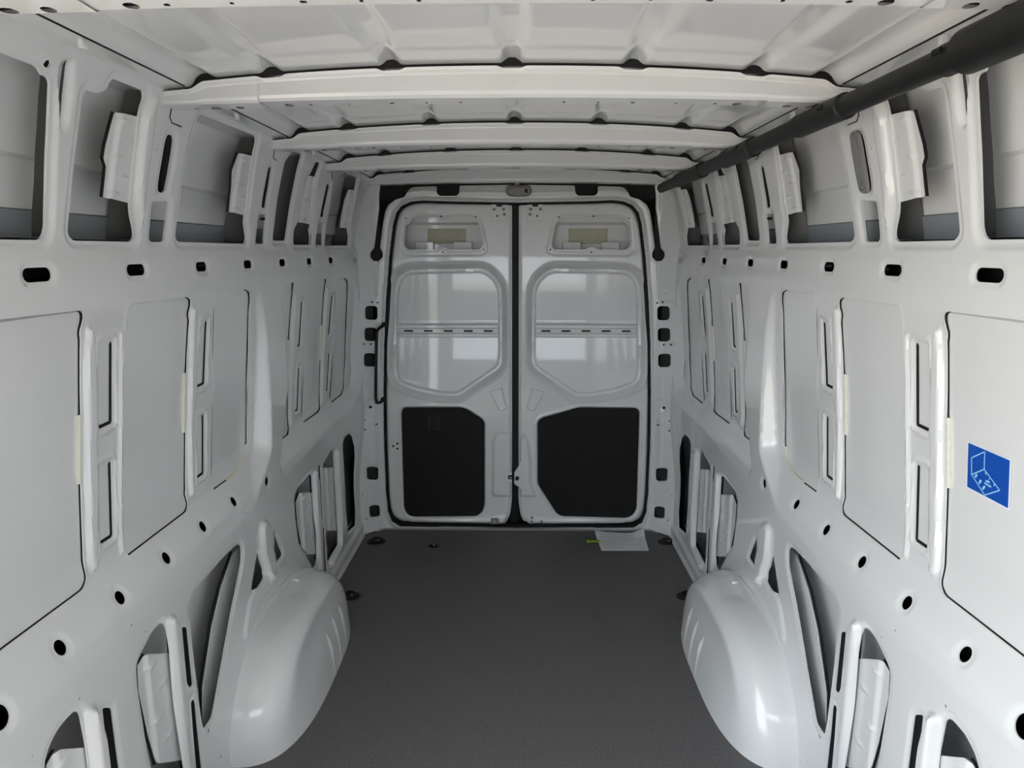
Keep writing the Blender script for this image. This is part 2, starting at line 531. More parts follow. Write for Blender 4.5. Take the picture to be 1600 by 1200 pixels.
# reinforcement brackets behind the openings, with a dark seal along the free edge
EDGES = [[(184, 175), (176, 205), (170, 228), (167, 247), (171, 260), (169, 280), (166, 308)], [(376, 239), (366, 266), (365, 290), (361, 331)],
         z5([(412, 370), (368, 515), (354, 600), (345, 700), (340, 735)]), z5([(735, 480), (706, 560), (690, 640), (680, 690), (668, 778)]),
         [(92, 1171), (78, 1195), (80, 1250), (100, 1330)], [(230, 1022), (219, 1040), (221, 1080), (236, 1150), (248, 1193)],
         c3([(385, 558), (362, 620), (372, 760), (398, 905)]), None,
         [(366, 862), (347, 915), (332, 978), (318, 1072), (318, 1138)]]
BRACKETS.append([(366, 862), (379, 848), (384, 880), (368, 960), (338, 1121), (318, 1150), (317, 1075), (332, 978), (347, 915)])
def bracket_geo(q, waves, off):
    P = W(q, .008, off)
    lo, hi = P.min(0) - .01, P.max(0) + .01
    A = np.arange(lo[0], hi[0], .004); B = np.arange(lo[1], hi[1], .004)
    sd = sdf(P, A, B, .2)
    c0, s0 = P[:, 1].min(), P[:, 1].max() - P[:, 1].min()
    a0, a1 = P[:, 0].min(), P[:, 0].max()
    def pos(a, b, out):
        t = (b - c0) / s0
        mid = (a - a0) / (a1 - a0)
        x = full_profile(b) - taper(a, b) + off + out
        if waves:
            g = np.exp(-((((t * waves) % 1.0) - .5) / .07) ** 2)
            x = x - .005 * g * np.exp(-((mid - .34 - .28 * (np.floor(t * waves) % 2)) / .13) ** 2)
            x = x + .007 * (1 - ss(.20, .30, mid))
        return np.stack([-x, a, b], 1)
    return sheet_geo(A, B, pos, -sd, .003)
for i, q in enumerate(BRACKETS):
    off = .010 if i < 8 else .045
    V, Fc = bracket_geo(q, 0 if i == 8 else 5, off)
    for wl, mir in SIDES:
        b_ = mesh('reinforcement_bracket' if i < 8 else 'wheelhouse_panel', V, Fc, PAINT, wl, mirror=mir)
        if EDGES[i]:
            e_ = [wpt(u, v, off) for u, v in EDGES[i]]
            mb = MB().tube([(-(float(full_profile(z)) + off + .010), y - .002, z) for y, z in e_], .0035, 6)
            mb.build('edge_seal', RUBBER_AND_SHADE, b_, mirror=mir)
# black strips standing in for gap shade between the inner frame and the skin round the panel openings and pillar slots
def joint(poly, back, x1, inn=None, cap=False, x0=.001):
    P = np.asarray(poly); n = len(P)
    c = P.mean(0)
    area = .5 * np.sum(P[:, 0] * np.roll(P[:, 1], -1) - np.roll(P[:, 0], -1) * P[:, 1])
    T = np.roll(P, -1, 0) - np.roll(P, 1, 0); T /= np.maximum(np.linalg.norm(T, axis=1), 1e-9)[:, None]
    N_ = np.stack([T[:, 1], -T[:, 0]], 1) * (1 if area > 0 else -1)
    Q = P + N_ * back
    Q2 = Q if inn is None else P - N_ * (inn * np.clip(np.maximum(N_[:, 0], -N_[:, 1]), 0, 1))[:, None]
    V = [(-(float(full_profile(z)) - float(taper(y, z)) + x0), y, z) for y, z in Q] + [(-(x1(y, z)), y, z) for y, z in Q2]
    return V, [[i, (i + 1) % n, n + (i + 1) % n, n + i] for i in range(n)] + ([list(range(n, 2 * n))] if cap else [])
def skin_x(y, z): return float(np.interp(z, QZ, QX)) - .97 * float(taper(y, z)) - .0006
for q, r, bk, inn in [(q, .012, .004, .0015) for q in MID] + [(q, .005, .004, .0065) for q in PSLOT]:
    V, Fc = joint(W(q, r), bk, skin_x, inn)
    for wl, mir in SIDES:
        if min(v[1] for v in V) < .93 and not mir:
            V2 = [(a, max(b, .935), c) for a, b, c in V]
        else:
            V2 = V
        mesh('gap_shade', V2, Fc, RUBBER_AND_SHADE, wl, smooth=False, mirror=mir)
# pillar webs coloured dark to imitate the shade behind the upper openings
for q, (ia, ib), oy in zip(UPPER[:6], ((7, 9), (7, 10), (2, 5), (2, 4), (1, 4), (3, 6)), (.030, .060, .055, .045, .035, .0301)):
    pa, pb = wpt(*q[ia]), wpt(*q[ib])
    V = []
    zs = np.linspace(1.576, 1.925, 8); us = np.linspace(0, .50 if oy == .030 else .85, 7)
    for z in zs:
        tt = np.clip((z - pa[1]) / (pb[1] - pa[1]), -.15, 1.3)
        y = pa[0] + (pb[0] - pa[0]) * tt + oy
        xa = float(full_profile(z)) - float(taper(y, z)) + .004
        for u_ in us:
            yy = y - .028 * u_ ** 3
            V.append((-(xa + (skin_x(yy, z) - xa) * u_), yy, z))
    for wl, mir in SIDES:
        mesh('pillar_shade_web', V, [[7 * i + j, 7 * i + j + 1, 7 * i + j + 8, 7 * i + j + 7] for i in range(7) for j in range(6)], WEB_SHADE, wl, mirror=mir)

# channels, cups and belt boxes behind slots and holes, coloured black for deep shade
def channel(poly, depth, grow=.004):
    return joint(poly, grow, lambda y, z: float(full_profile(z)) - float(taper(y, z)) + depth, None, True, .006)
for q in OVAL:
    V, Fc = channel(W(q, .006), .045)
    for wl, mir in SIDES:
        mesh('slot_shade_box', V, Fc, CAVITY_SHADE, wl, smooth=False, mirror=mir)
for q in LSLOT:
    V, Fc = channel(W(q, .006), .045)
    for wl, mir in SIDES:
        mesh('slot_shade_box', V, Fc, CAVITY_SHADE, wl, smooth=False, mirror=mir)
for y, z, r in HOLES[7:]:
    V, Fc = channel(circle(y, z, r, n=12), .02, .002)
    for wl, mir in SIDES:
        mesh('hole_shade_cup', V, Fc, CAVITY_SHADE, wl, smooth=False, mirror=mir)
def belt(pts, y0, y1):
    V = [(-x, y, z) for y in (y0, y1) for x, z in pts]; n = len(pts)
    return V, [[i, i + 1, n + i + 1, n + i] for i in range(n - 1)] + [list(range(n)), list(range(n, 2 * n))]
for wl, mir in SIDES:
    ya = -.74 if mir else .94
    V, Fc = belt([(.868, 1.455), (.890, 1.455), (.910, 1.50), (.910, 1.56), (.869, 1.56)], ya, 3.6)
    mesh('belt_shade_box', V, Fc, RUBBER_AND_SHADE, wl, smooth=False, mirror=mir)
    V, Fc = belt([(.898, .800), (.902, .800), (.912, .77), (.925, .70), (.875, .70)], ya, 3.6)
    mesh('belt_shade_box', V, Fc, RUBBER_AND_SHADE, wl, smooth=False, mirror=mir)
    V, Fc = belt([(.868, 1.573), (.97, 1.573)], ya, 3.6)
    mesh('belt_shelf', V, Fc[:1], PAINT, wl, smooth=False, mirror=mir)
    V, Fc = belt([(.945, 1.573), (.940, 1.600), (.934, 1.626), (.942, 1.629)], ya, 3.6)
    mesh('lower_rail_shade', V, Fc[:3], FLANGE_SHADE, wl, smooth=False, mirror=mir)  # strip coloured grey-blue as shade at the foot of the upper openings

# sealant beads bridging the inner frame and the skin
for pts in ([(126, 648), (126, 700), (126, 755)], [(290, 582), (289, 630), (289, 675)], [(386, 695), (384, 713), (377, 730), (366, 743), (356, 750)],
            [(451, 531), (450, 560), (450, 588)], [(503, 508), (502, 540), (501, 562)]):
    mb = MB()
    mb.tube([(-(float(full_profile(z)) - float(taper(y, z)) + .004), y - .002, z) for y, z in [wpt(u, v) for u, v in pts]], .0062, 8)
    for wl, mir in SIDES:
        mb.build('sealant_bead', BEAD, wl, mirror=mir)

# thin joints where the roof beam ends are lapped onto the pillars
for pts in ([(281, 127), (276, 135), (269, 160), (265, 183), (268, 192), (283, 198)], [(437, 206), (433, 214), (428, 236), (427, 247), (432, 251)], [(524, 247), (521, 256), (518, 272), (519, 281)]):
    mb = MB().tube([(-(float(frame_profile(z)) - .0006), y, z) for y, z in [wpt(u, v) for u, v in pts]], .0014, 6)
    for wl, mir in SIDES:
        mb.build('seam_joint', RUBBER_AND_SHADE, wl, mirror=mir)

# ------------------------------------------------------------------ ceiling with pressed ribs, roof beams
BEAM_Y = [.33, .98, 1.65, 2.35, 2.97, 3.60]      # front face of each roof beam
RIB_X = [-.54, -.27, 0, .27, .54]
XC = np.unique(np.concatenate([np.arange(-.96, .9601, .008)]))
YC = np.concatenate([np.arange(-.75, .9, .04), np.arange(.9, 3.86, .009)])
def crown(x):
    return 1.962 - .034 * (np.abs(x) / .72) ** 2.2 - .014 * ss(.695, .728, np.abs(x))
CREL = np.zeros((len(XC), len(YC)))
for y0, y1 in zip(BEAM_Y[:-1], BEAM_Y[1:]):
    for x in RIB_X:
        q = fillet([(x - .020, y1 + .03), (x - .020, y1 - .10), (x - .033, y1 - .20), (x - .033, y0 + .18), (x - .02, y0 + .10), (x - .02, y0 - .02), (x + .02, y0 - .02), (x + .02, y0 + .10), (x + .033, y0 + .18), (x + .033, y1 - .20), (x + .020, y1 - .10), (x + .020, y1 + .03)], .03)
        d = sdf(q, XC, YC)
        CREL = np.maximum(CREL, .012 * (1 - ss(-.014, .006, d)))
    for s in (-1, 1):
        q = fillet([(s * .672, y0 - .02), (s * .672, y1 + .03), (s * .722, y1 + .03), (s * .722, y0 - .02)], .01)
        CREL = np.maximum(CREL, .012 * (1 - ss(-.014, .006, sdf(q, XC, YC))))
    # shallow cross step before each beam
    stp = ss(y1 - .115, y1 - .100, YC) * (1 - ss(y1 + .06, y1 + .08, YC))
    CREL += (.004 * (1 - stp) * ((YC >= y0 + .07) & (YC < y1 + .07)))[None, :] * (np.abs(XC) < .66)[:, None]
def cb(a, b):
    ia = np.clip(np.searchsorted(XC, a) - 1, 0, len(XC) - 2); ib = np.clip(np.searchsorted(YC, b) - 1, 0, len(YC) - 2)
    ta = (a - XC[ia]) / (XC[ia + 1] - XC[ia]); tb = (b - YC[ib]) / (YC[ib + 1] - YC[ib])
    return CREL[ia, ib] * (1 - ta) * (1 - tb) + CREL[ia + 1, ib] * ta * (1 - tb) + CREL[ia, ib + 1] * (1 - ta) * tb + CREL[ia + 1, ib + 1] * ta * tb
V, Fc = sheet_geo(XC, YC, lambda a, b, o: np.stack([a, b, crown(a) + cb(a, b) + o], 1))
ceiling = struct(mesh('ceiling', V, Fc, PAINT))

SEC = np.array([(.000, 1.955), (.004, 1.949), (.013, 1.945), (.015, 1.941), (.007, 1.905), (.010, 1.897), (.018, 1.891), (.070, 1.889), (.078, 1.894), (.084, 1.93), (.095, 1.952)])
sl_ = np.concatenate([[0], np.cumsum(np.hypot(*np.diff(SEC, axis=0).T))])
def beam_pos(y0, grow):
    def pos(a, b, o):
        yy = np.interp(b, sl_, SEC[:, 0]); zz = np.interp(b, sl_, SEC[:, 1])
        t = np.clip((zz - 1.889) / .066, 0, 1)
        ax = np.abs(a)
        dz = -.034 * (ax / .72) ** 2.2 * t
        dip = -.014 * ss(.69, .725, ax) * t                       # step down of the top edge near the ends
        flare = ss(.66, .80, ax)
        low = -.010 * (ax / .7) ** 2 * (1 - t)
        scal = np.zeros_like(a)
        for x in RIB_X:
            scal = np.maximum(scal, 1 - ss(.018, .034, np.abs(a - x)))
        top = (b < sl_[2])
        yy = yy + y0 - grow * .7 + np.where(top, .006 * scal, 0) - .010 * flare
        zz = zz + dz + dip + low - grow * (1 - t) + o * .8 - np.where(b < sl_[1] + 1e-6, .004 * scal, 0)
        return np.stack([a, yy, zz], 1)
    return pos
SB = np.unique(np.concatenate([sl_, np.arange(0, sl_[-1], .006)]))
sb0 = sl_[7] - .018
BH = [(.52, .011, .006), (.47, .005, .003), (.585, .005, .003), (.38, .004, .003), (.28, .006, .003), (.12, .004, .003), (.20, .004, .003)]
for bi, y0 in enumerate(BEAM_Y):
    xs = np.arange(-.60, .6001, .006)
    hs = np.full((len(xs), len(SB)), FAR)
    for x, rx, rz in BH:
        for s in (-1, 1):
            hs = np.minimum(hs, sdf(circle(s * x, sb0 + .006, rx, rz * 2.0, 14), xs, SB, .03))
    V, Fc = sheet_geo(xs, SB, beam_pos(y0, 0), hs, 0)
    beam = mesh('roof_beam', V, Fc, PAINT, ceiling, angle=22)
    lx = np.linspace(-.79, .79, 41); lz = 1.8945 - .010 * (np.abs(lx) / .7) ** 2
    mesh('beam_hole_shade', np.concatenate([np.stack([lx, np.full(41, y0 + .024), lz], 1), np.stack([lx, np.full(41, y0 + .074), lz], 1)]), [[i, i + 1, 42 + i, 41 + i] for i in range(40)], CAVITY_SHADE, beam, smooth=False)  # dark strip painted as the shade seen inside the beam holes
    xs2 = np.arange(-.74, .7401, .005)
    yy = np.full_like(xs2, y0 + .0075)
    zt2 = crown(xs2) + cb(xs2, yy) + .001
    zb2 = 1.948 - .034 * (np.abs(xs2) / .72) ** 2.2 - .014 * ss(.69, .725, np.abs(xs2)) + .007
    k_ = len(xs2)
    mesh('roof_gap_shade', np.concatenate([np.stack([xs2, yy, zb2], 1), np.stack([xs2, yy, zt2], 1), np.stack([xs2, yy + .05, zt2], 1)]), [[r * k_ + i, r * k_ + i + 1, r * k_ + k_ + i + 1, r * k_ + k_ + i] for r in (0, 1) for i in range(k_ - 1)], RUBBER_AND_SHADE, beam)  # black strip as shade in the gap and rib ovals above the beam
    for s in (-1, 1):
        xe = np.arange(.575, .835, .006)
        A = np.sort(s * xe)
        hs = np.full((len(A), len(SB)), FAR)
        for x, rx, rz in ((.635, .010, .006), (.69, .012, .006), (.735, .005, .003)):
            hs = np.minimum(hs, sdf(circle(s * x, sb0 + .006, rx, rz * 2.0, 14), A, SB, .03))
        V, Fc = sheet_geo(A, SB, beam_pos(y0, .0025), hs, 0)
        mesh('beam_end_bracket', V, Fc, PAINT, beam, angle=22)
# thin dark joint of roof and side rail, with a small clip in each bay
for s in (-1, 1):
    for y0, y1 in zip(BEAM_Y[1:-1], BEAM_Y[2:]):
        mb = MB().tube([(s * .732, y0 + .13, 1.9125), (s * .732, y1 - .01, 1.9125)], .0022, 6)
        mb.build('seam_joint', RUBBER_AND_SHADE, ceiling)
        yc = y0 + .30
        mb = MB().box((s * .742 - .005, yc, 1.895), (s * .742 + .005, yc + .012, 1.912), .003)
        mb.build('roof_clip', PAINT, ceiling)

# ------------------------------------------------------------------ floor
FX = np.arange(-.975, .976, .13)
mb = MB()
pl = fillet([(-1.0, -.78), (1.0, -.78), (1.0, 3.60), (.87, 3.60), (.74, 3.70), (-.74, 3.70), (-.87, 3.60), (-1.0, 3.60)], .01)
n = len(pl)
mb.add([(x, y, 0) for x, y in pl] + [(x, y, -.02) for x, y in pl], [list(range(n))] + [[i, n + i, n + (i + 1) % n, (i + 1) % n] for i in range(n)])
floor = struct(mb.build('floor', FLOORM, smooth=False))
MB().box((-.80, 3.695, -.03), (.80, 3.715, .004), .003).build('sill_strip', SILL, floor)
# floor edge strip along the walls at the rear
for s in (-1, 1):
    mb = MB()
    mb.add([(s * .862, 2.75, .055), (s * .845, 2.75, .004), (s * .838, 3.60, .004), (s * .862, 3.62, .055)], [[0, 1, 2, 3]])
    mb.build('kick_strip', PAINT, floor)

# lashing eyes let into the floor, a floor bolt
def lashing_eye(x, y, label):
    t = empty('lashing_eye', (x, y, 0))
    tag(t, label, 'lashing eye')
    k = circle(0, 0, .050, .040, 20, 2.6)
    n = len(k)
    V = [(a, b, .001) for a, b in k] + [(a * .86, b * .86, .004) for a, b in k] + [(a * .72, b * .72, .002) for a, b in k]
    Fc = [[r * n + i, r * n + (i + 1) % n, (r + 1) * n + (i + 1) % n, (r + 1) * n + i] for r in (0, 1) for i in range(n)] + [[2 * n + i for i in range(n)]]
    mesh('cup', V, Fc, PLASTIC, t)
    MB().tube([(.027 * math.cos(a), .022 * math.sin(a), .010 + .004 * math.sin(a)) for a in np.linspace(0, 2 * np.pi, 19)], .004, 8, False).build('ring', PLASTIC, t)
    MB().box((.006, -.003, .001), (.016, .005, .011), .003).build('bolt', STEEL, t)
    return t
for (u, v), lb in (((588, 846), 'black lashing eye in the floor by the pillar with the grab handle'),
                   ((1042, 847), 'black lashing eye in the floor beside the white sheet of paper'),
                   ((546, 932), 'black lashing eye half hidden by the wheel arch on the grab handle side'),
                   ((1074, 932), 'black lashing eye half hidden by the wheel arch on the blue sticker side')):
    P = on_z(u, v, 0)
    lashing_eye(P[0], P[1], lb)
P = on_z(678, 853, 0)
t = tag(empty('floor_bolt', (P[0], P[1], 0)), 'small black floor screw with a bright centre near the rear doors', 'bolt')
k = circle(0, 0, .030, .026, 18); n = len(k)
mesh('washer', [(a, b, .001) for a, b in k] + [(a * .7, b * .7, .005) for a, b in k], [[i, (i + 1) % n, n + (i + 1) % n, n + i] for i in range(n)] + [[n + i for i in range(n)]], PLASTIC, t)
k = circle(0, 0, .007); n = len(k)
mesh('screw_head', [(a, b, .004) for a, b in k] + [(a * .7, b * .7, .008) for a, b in k], [[i, (i + 1) % n, n + (i + 1) % n, n + i] for i in range(n)] + [[n + i for i in range(n)]], STEEL, t)

# sheet of paper with a green clip
t = tag(empty('paper_sheet', (0, 0, 0)), 'white sheet of paper lying on the dark floor before the doors', 'paper')
c = [on_z(*q, .002)[:2] for q in ((929, 832), (1006, 833), (1014, 861), (940, 861))]
A = np.linspace(0, 1, 17); B = np.linspace(0, 1, 13)
def ppos(a, b, o):
    xy = np.outer((1 - a) * (1 - b), c[3]) + np.outer(a * (1 - b), c[2]) + np.outer(a * b, c[1]) + np.outer((1 - a) * b, c[0])
    z = .003 + .022 * ss(.7, 1, a) * ss(.75, 1, b) + .012 * ss(.75, 1, b) * (1 - ss(0, .25, a)) + .002 * np.sin(a * 7) * b + o
    return np.stack([xy[:, 0], xy[:, 1], z], 1)
V, Fc = sheet_geo(A, B, ppos)
mesh('sheet', V, Fc, PAPER, t)
rng = np.random.RandomState(4)
mb = MB()
for k in range(9):
    b0 = .86 - .085 * k; a0 = .08; a1 = a0 + .25 + .45 * rng.rand()
    q = ppos(np.array([a0, a1, a1, a0]), np.array([b0, b0, b0 - .022, b0 - .022]), .0012)
    mb.add(q, [[0, 1, 2, 3]])
ob = mb.build('printed_lines', INK, t, smooth=False)
P = on_z(925, 847, .004)
g = tag(empty('paper_clip', (P[0], P[1], .0)), 'small green plastic clip at the edge of the paper sheet', 'clip')
MB().box((-.030, -.006, .006), (.045, .006, .013), .004).build('jaw', GREEN, g)
MB().tube([(-.022, -.014, .009), (-.022, .014, .009)], .005, 8).build('pivot', GREEN, g)

# ------------------------------------------------------------------ wheel arches
def arch_geo():
    YCN, LY, XW, XI, H = 2.325, .475, .872, .664, .325
    th = np.linspace(0, np.pi, 281)
    rr = np.concatenate([np.linspace(0, .80, 20), np.linspace(.80, 1, 29)[1:]])
    V = []
    for r in rr:
        for a in th:
            ca, sa = math.cos(a), math.sin(a)
            # superellipse in plan: squarer towards the cabin
            q = (abs(ca) ** 3.0 + abs(sa) ** 3.0) ** (-1 / 3.0)
            ty, tx = r * ca * q, r * sa * q
            y = YCN + LY * ty
            x = XW - (XW - XI) * tx
            h = max(0.0, 1 - r ** 4.5) ** (1 / 2.6)
            hy = (1 - min(1, abs(ty)) ** 3.4 * .35)
            z = H * h * hy
            z += .010 * float(ss(.15, .30, tx) * (1 - ss(.62, .80, tx)) * ss(-.1, .1, ty) * (1 - ss(.6, .85, ty))) * h * -1
            # three upright beads on the inner face
            fx = 0.0
            for yb, z0, z1 in ((2.335, .0, .17), (2.43, .0, .18), (2.53, .0, .18)):
                fx = max(fx, math.exp(-((y - yb) / .0065) ** 2) * float(ss(z0, z0 + .03, z) * (1 - ss(z1 - .03, z1, z))))
            x -= .007 * fx * float(ss(.70, .85, r * sa * q))
            # draft of the inner face
            x += .045 * (z / H) * float(ss(.75, 1.0, tx))
            V.append((-x, y, z))
    n = len(th); Fc = []
    for i in range(len(rr) - 1):
        for j in range(n - 1):
            Fc.append([i * n + j, i * n + j + 1, (i + 1) * n + j + 1, (i + 1) * n + j])
    return V, Fc
V, Fc = arch_geo()
def arch_flange():
    pts = [(1.870, .02), (1.885, .066), (1.963, .205), (2.043, .272), (2.157, .312), (2.30, .325), (2.471, .312), (2.60, .262), (2.70, .17)]
    mb = MB()
    c = np.array(pts); ctr = np.array((2.32, 0))
    o = c + (c - ctr) / np.linalg.norm(c - ctr, axis=1)[:, None] * .022
    n = len(c)
    V = [(-.8535, *p_) for p_ in c] + [(-.8535, *p_) for p_ in o] + [(-.862, *p_) for p_ in o]
    mb.add(V, [[i, i + 1, n + i + 1, n + i] for i in range(n - 1)] + [[n + i, n + i + 1, 2 * n + i + 1, 2 * n + i] for i in range(n - 1)])
    return mb
for s, lb in ((False, 'white painted rounded wheel arch on the grab handle side'), (True, 'white painted rounded wheel arch on the blue sticker side')):
    t = tag(empty('wheel_arch', ((.77 if s else -.77), 2.325, 0)), lb, 'wheel arch')
    o = mesh('arch_cover', V, Fc, PAINT, t, mirror=s, angle=60)
    o.location = (-t.location.x, -t.location.y, 0)
    o = arch_flange().build('weld_flange', PAINT, t, mirror=s)
    o.location = (-t.location.x, -t.location.y, 0)
    for yy, xx, zz in ((2.44, .83, .322), (2.20, .83, .318)):
        o = MB().tube([(-xx - .012, yy, zz), (-xx + .012, yy, zz)], .005, 8).build('spot_weld', PAINT, t, mirror=s)
        o.location = (-t.location.x, -t.location.y, 0)

# ------------------------------------------------------------------ unseen partition added behind the camera to limit front light; post of the added side opening
mb = MB()
for lo, hi in (((-.98, -.80, -.02), (.98, -.75, 1.08)), ((-.98, -.80, 1.48), (.98, -.75, 2.02)), ((-.98, -.80, 1.08), (-.80, -.75, 1.48)), ((.80, -.80, 1.08), (.98, -.75, 1.48))):
    mb.box(lo, hi)
struct(mb.build('wall_front_added', GREYPL, smooth=False))
zz = np.arange(0, 1.96, .03)
V = [(-(float(frame_profile(z)) + .001), .934, z) for z in zz] + [(-(float(np.interp(z, QZ, QX)) + .006), .934, z) for z in zz]
k_ = len(zz)
mesh('side_opening_post', V, [[i, i + 1, k_ + i + 1, k_ + i] for i in range(k_ - 1)], PAINT, wall_left, smooth=False)

# ------------------------------------------------------------------ rear frame: pillars and header
def back_y(x):
    ax = np.abs(x)
    return 3.72 - .95 * np.maximum(0, ax - .748) 
def bpt(u, v, off=0.0):
    d = ray(u, v); y = 3.7
    for i in range(40):
        P = CAM + d * (y / d[1]); y = .5 * y + .5 * (float(back_y(P[0])) + off)
    return (P[0], P[2])
def dpt(u, v, y=3.745):
    P = on_y(u, v, y); return (P[0], P[2])
XB = np.arange(-.876, .877, .006)
ZB = np.concatenate([np.arange(0, 1.955, .006), [1.957]])
half = [(805, 316.5), (700, 314.5), (660, 313), (642, 315), (628, 321), (619, 332), (614, 350), (608, 400), (603, 470), (600, 540), (599, 620), (600, 700), (603, 770), (606, 800), (612, 815), (624, 823), (805, 825.5)]
OPEN = [bpt(u, v) for u, v in half]
OPEN = [(min(x, 0.0), z) for x, z in OPEN]
OPEN = np.array(OPEN + [(-x, z) for x, z in OPEN[::-1]])
SBK = sdf(OPEN, XB, ZB, .15)
BREL = .010 * (1 - ss(.006, .020, SBK)) * (SBK > 0) * -1 + .008 * np.exp(-((SBK - .045) / .012) ** 2) * -1
def both(px, r):
    q = fillet([bpt(u, v) for u, v in px], r)
    return q, q * [-1, 1]
BHOLES = []
for px in ([(570, 478), (590, 478), (590, 500), (570, 500)], [(569, 512), (589, 512), (589, 533), (569, 533)], [(568, 552), (588, 552), (588, 573), (568, 573)],
           [(572, 730), (591, 729), (591, 750), (573, 751)], [(576, 791), (593, 788), (594, 807), (577, 810)]):
    for q in both(px, .018):
        BHOLES.append(q)
for u, v, r in ((575, 458, .004), (587, 460, .004), (581, 472, .006), (590, 473, .006), (568, 538, .006), (579, 538, .006), (578, 637, .009), (570, 637, .004), (569, 657, .006), (588, 663, .006), (570, 672, .006), (566, 773, .005), (572, 811, .005)):
    x, z = bpt(u, v)
    BHOLES += [circle(x, z, r, n=12), circle(-x, z, r, n=12)]
key = [(600, 283), (594, 288), (592, 305), (592, 325), (587, 363), (584, 388), (578, 394), (578, 402), (583, 408), (592, 408), (598, 402), (598, 394), (594, 387), (596, 370), (599, 347), (602, 330), (607, 320), (618, 312), (632, 308), (637, 299), (641, 294), (648, 292), (682, 291), (682.5, 302), (687, 306), (713, 306), (717.5, 302), (718, 290), (805, 288.5), (805, 262), (700, 262), (620, 268)]
K = [bpt(u, v) for u, v in key]
K = [(min(x, 0.0), z) for x, z in K]
KEY = fillet(np.array([p_ for p_ in K]), .006)
for q in (KEY, KEY * [-1, 1]):
    BHOLES.append(q)
for q in BHOLES:
    d = sdf(q, XB, ZB)
    SBK = np.minimum(SBK, d)
    BREL = BREL + .004 * (1 - ss(.004, .012, d))
# stamped steps of the pillars
for zc in (1.29, .66):
    BREL = BREL + .008 * (ss(zc - .008, zc + .008, ZB) * (1 - ss(zc + .09, zc + .11, ZB)))[None, :] * (np.abs(XB) > .755)[:, None]
def gb2(G, A_, B_, a, b):
    ia = np.clip(np.searchsorted(A_, a) - 1, 0, len(A_) - 2); ib = np.clip(np.searchsorted(B_, b) - 1, 0, len(B_) - 2)
    ta = (a - A_[ia]) / (A_[ia + 1] - A_[ia]); tb = (b - B_[ib]) / (B_[ib + 1] - B_[ib])
    return G[ia, ib] * (1 - ta) * (1 - tb) + G[ia + 1, ib] * ta * (1 - tb) + G[ia, ib + 1] * (1 - ta) * tb + G[ia + 1, ib + 1] * ta * tb
V, Fc = sheet_geo(XB, ZB, lambda a, b, o: np.stack([a, back_y(a) + gb2(BREL, XB, ZB, a, b) + o, b], 1), SBK, .014)
wall_back = struct(mesh('wall_back', V, Fc, PAINT))
# black sheets as cavity shade behind the pillar holes and header openings
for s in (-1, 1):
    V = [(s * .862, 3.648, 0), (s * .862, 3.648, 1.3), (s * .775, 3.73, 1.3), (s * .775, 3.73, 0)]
    mesh('pillar_hole_shade', V, [[0, 1, 2, 3]], CAVITY_SHADE, wall_back, smooth=False)
xs = np.linspace(-.80, .80, 41)
V = [(x, float(back_y(x)) + .022, z) for z in (1.46, 1.815, 1.96) for x in xs]
mesh('header_hole_shade', V, [[41 * k + i, 41 * k + i + 1, 41 * k + 42 + i, 41 * k + 41 + i] for k in (0, 1) for i in range(40) if k or abs(xs[i] + xs[i + 1]) / 2 > .705], RUBBER_AND_SHADE, wall_back)
# rubber seal round the door opening
n = len(OPEN)
def ring_offset(P, d):
    P = np.asarray(P); N = len(P); out = []
    for i in range(N):
        t = P[(i + 1) % N] - P[i - 1]; L = np.linalg.norm(t)
        nrm = np.array([t[1], -t[0]]) / max(L, 1e-9)
        out.append(P[i] + nrm * d)
    return np.array(out)
OP = []
for p_ in OPEN:
    if not OP or np.linalg.norm(p_ - OP[-1]) > 1e-3:
        OP.append(p_)
OP = fillet(np.array(OP), .03, 4)
n = len(OP)
sgn = 1 if np.abs(ring_offset(OP, .01)).max() < np.abs(OP).max() + 1e-4 and np.abs(ring_offset(OP, .01))[:, 0].max() < np.abs(OP)[:, 0].max() else -1
prof_s = [(-.004, 3.7345), (.000, 3.731), (.005, 3.731), (.010, 3.738), (.014, 3.770)]
V = []
for d, y in prof_s:
    q = ring_offset(OP, sgn * d)
    V += [(a, y, b) for a, b in q]
Fc = [[r * n + i, r * n + (i + 1) % n, (r + 1) * n + (i + 1) % n, (r + 1) * n + i] for r in range(len(prof_s) - 1) for i in range(n)]
mesh('door_seal', V, Fc, RUBBER_AND_SHADE, wall_back)

# ------------------------------------------------------------------ rear doors
DY = 3.745
def z1(pts): return [(560 + a / 6, 270 + b / 6) for a, b in pts]
def z3(pts): return [(590 + a / 6.317, 470 + b / 6.317) for a, b in pts]
DOORL = [(800, 317), (700, 315.5), (660, 314.5), (644, 316.5), (630, 323), (621.5, 335), (616.5, 352), (610.5, 400), (605.5, 470), (602.5, 540), (601.5, 620), (603, 700), (606, 770), (609, 795), (615, 808), (627, 815), (700, 817), (790, 819), (797, 805), (800, 780)]
WIN = [(603.5, 475), (606, 445), (615, 425), (632, 414), (660, 412), (752, 411), (767, 416), (782, 430), (791, 447), (793, 475), (793, 565), (790, 577), (782, 586), (725, 624), (715, 628), (685, 627), (650, 620), (620, 609), (609, 597), (605, 580), (604, 520)]
HOLE = [(640, 349), (645, 341), (680, 340), (690, 344), (700, 343), (710, 340), (738, 340), (746, 348), (749, 353), (755, 383), (749, 390), (702, 390), (695, 386), (688, 386), (682, 390), (638, 390), (632, 384), (633, 354)]
HFR = [(627, 392), (633, 400), (752, 399), (760, 395), (762, 387), (752, 342), (744, 335), (733, 332), (650, 333), (638, 336), (631, 343), (629, 360)]
TRIML = [(630, 637), (721, 637), (730, 640), (753, 655), (757, 661), (757, 790), (753, 801), (745, 807), (645, 808), (637, 805), (631, 795), (627, 645)]
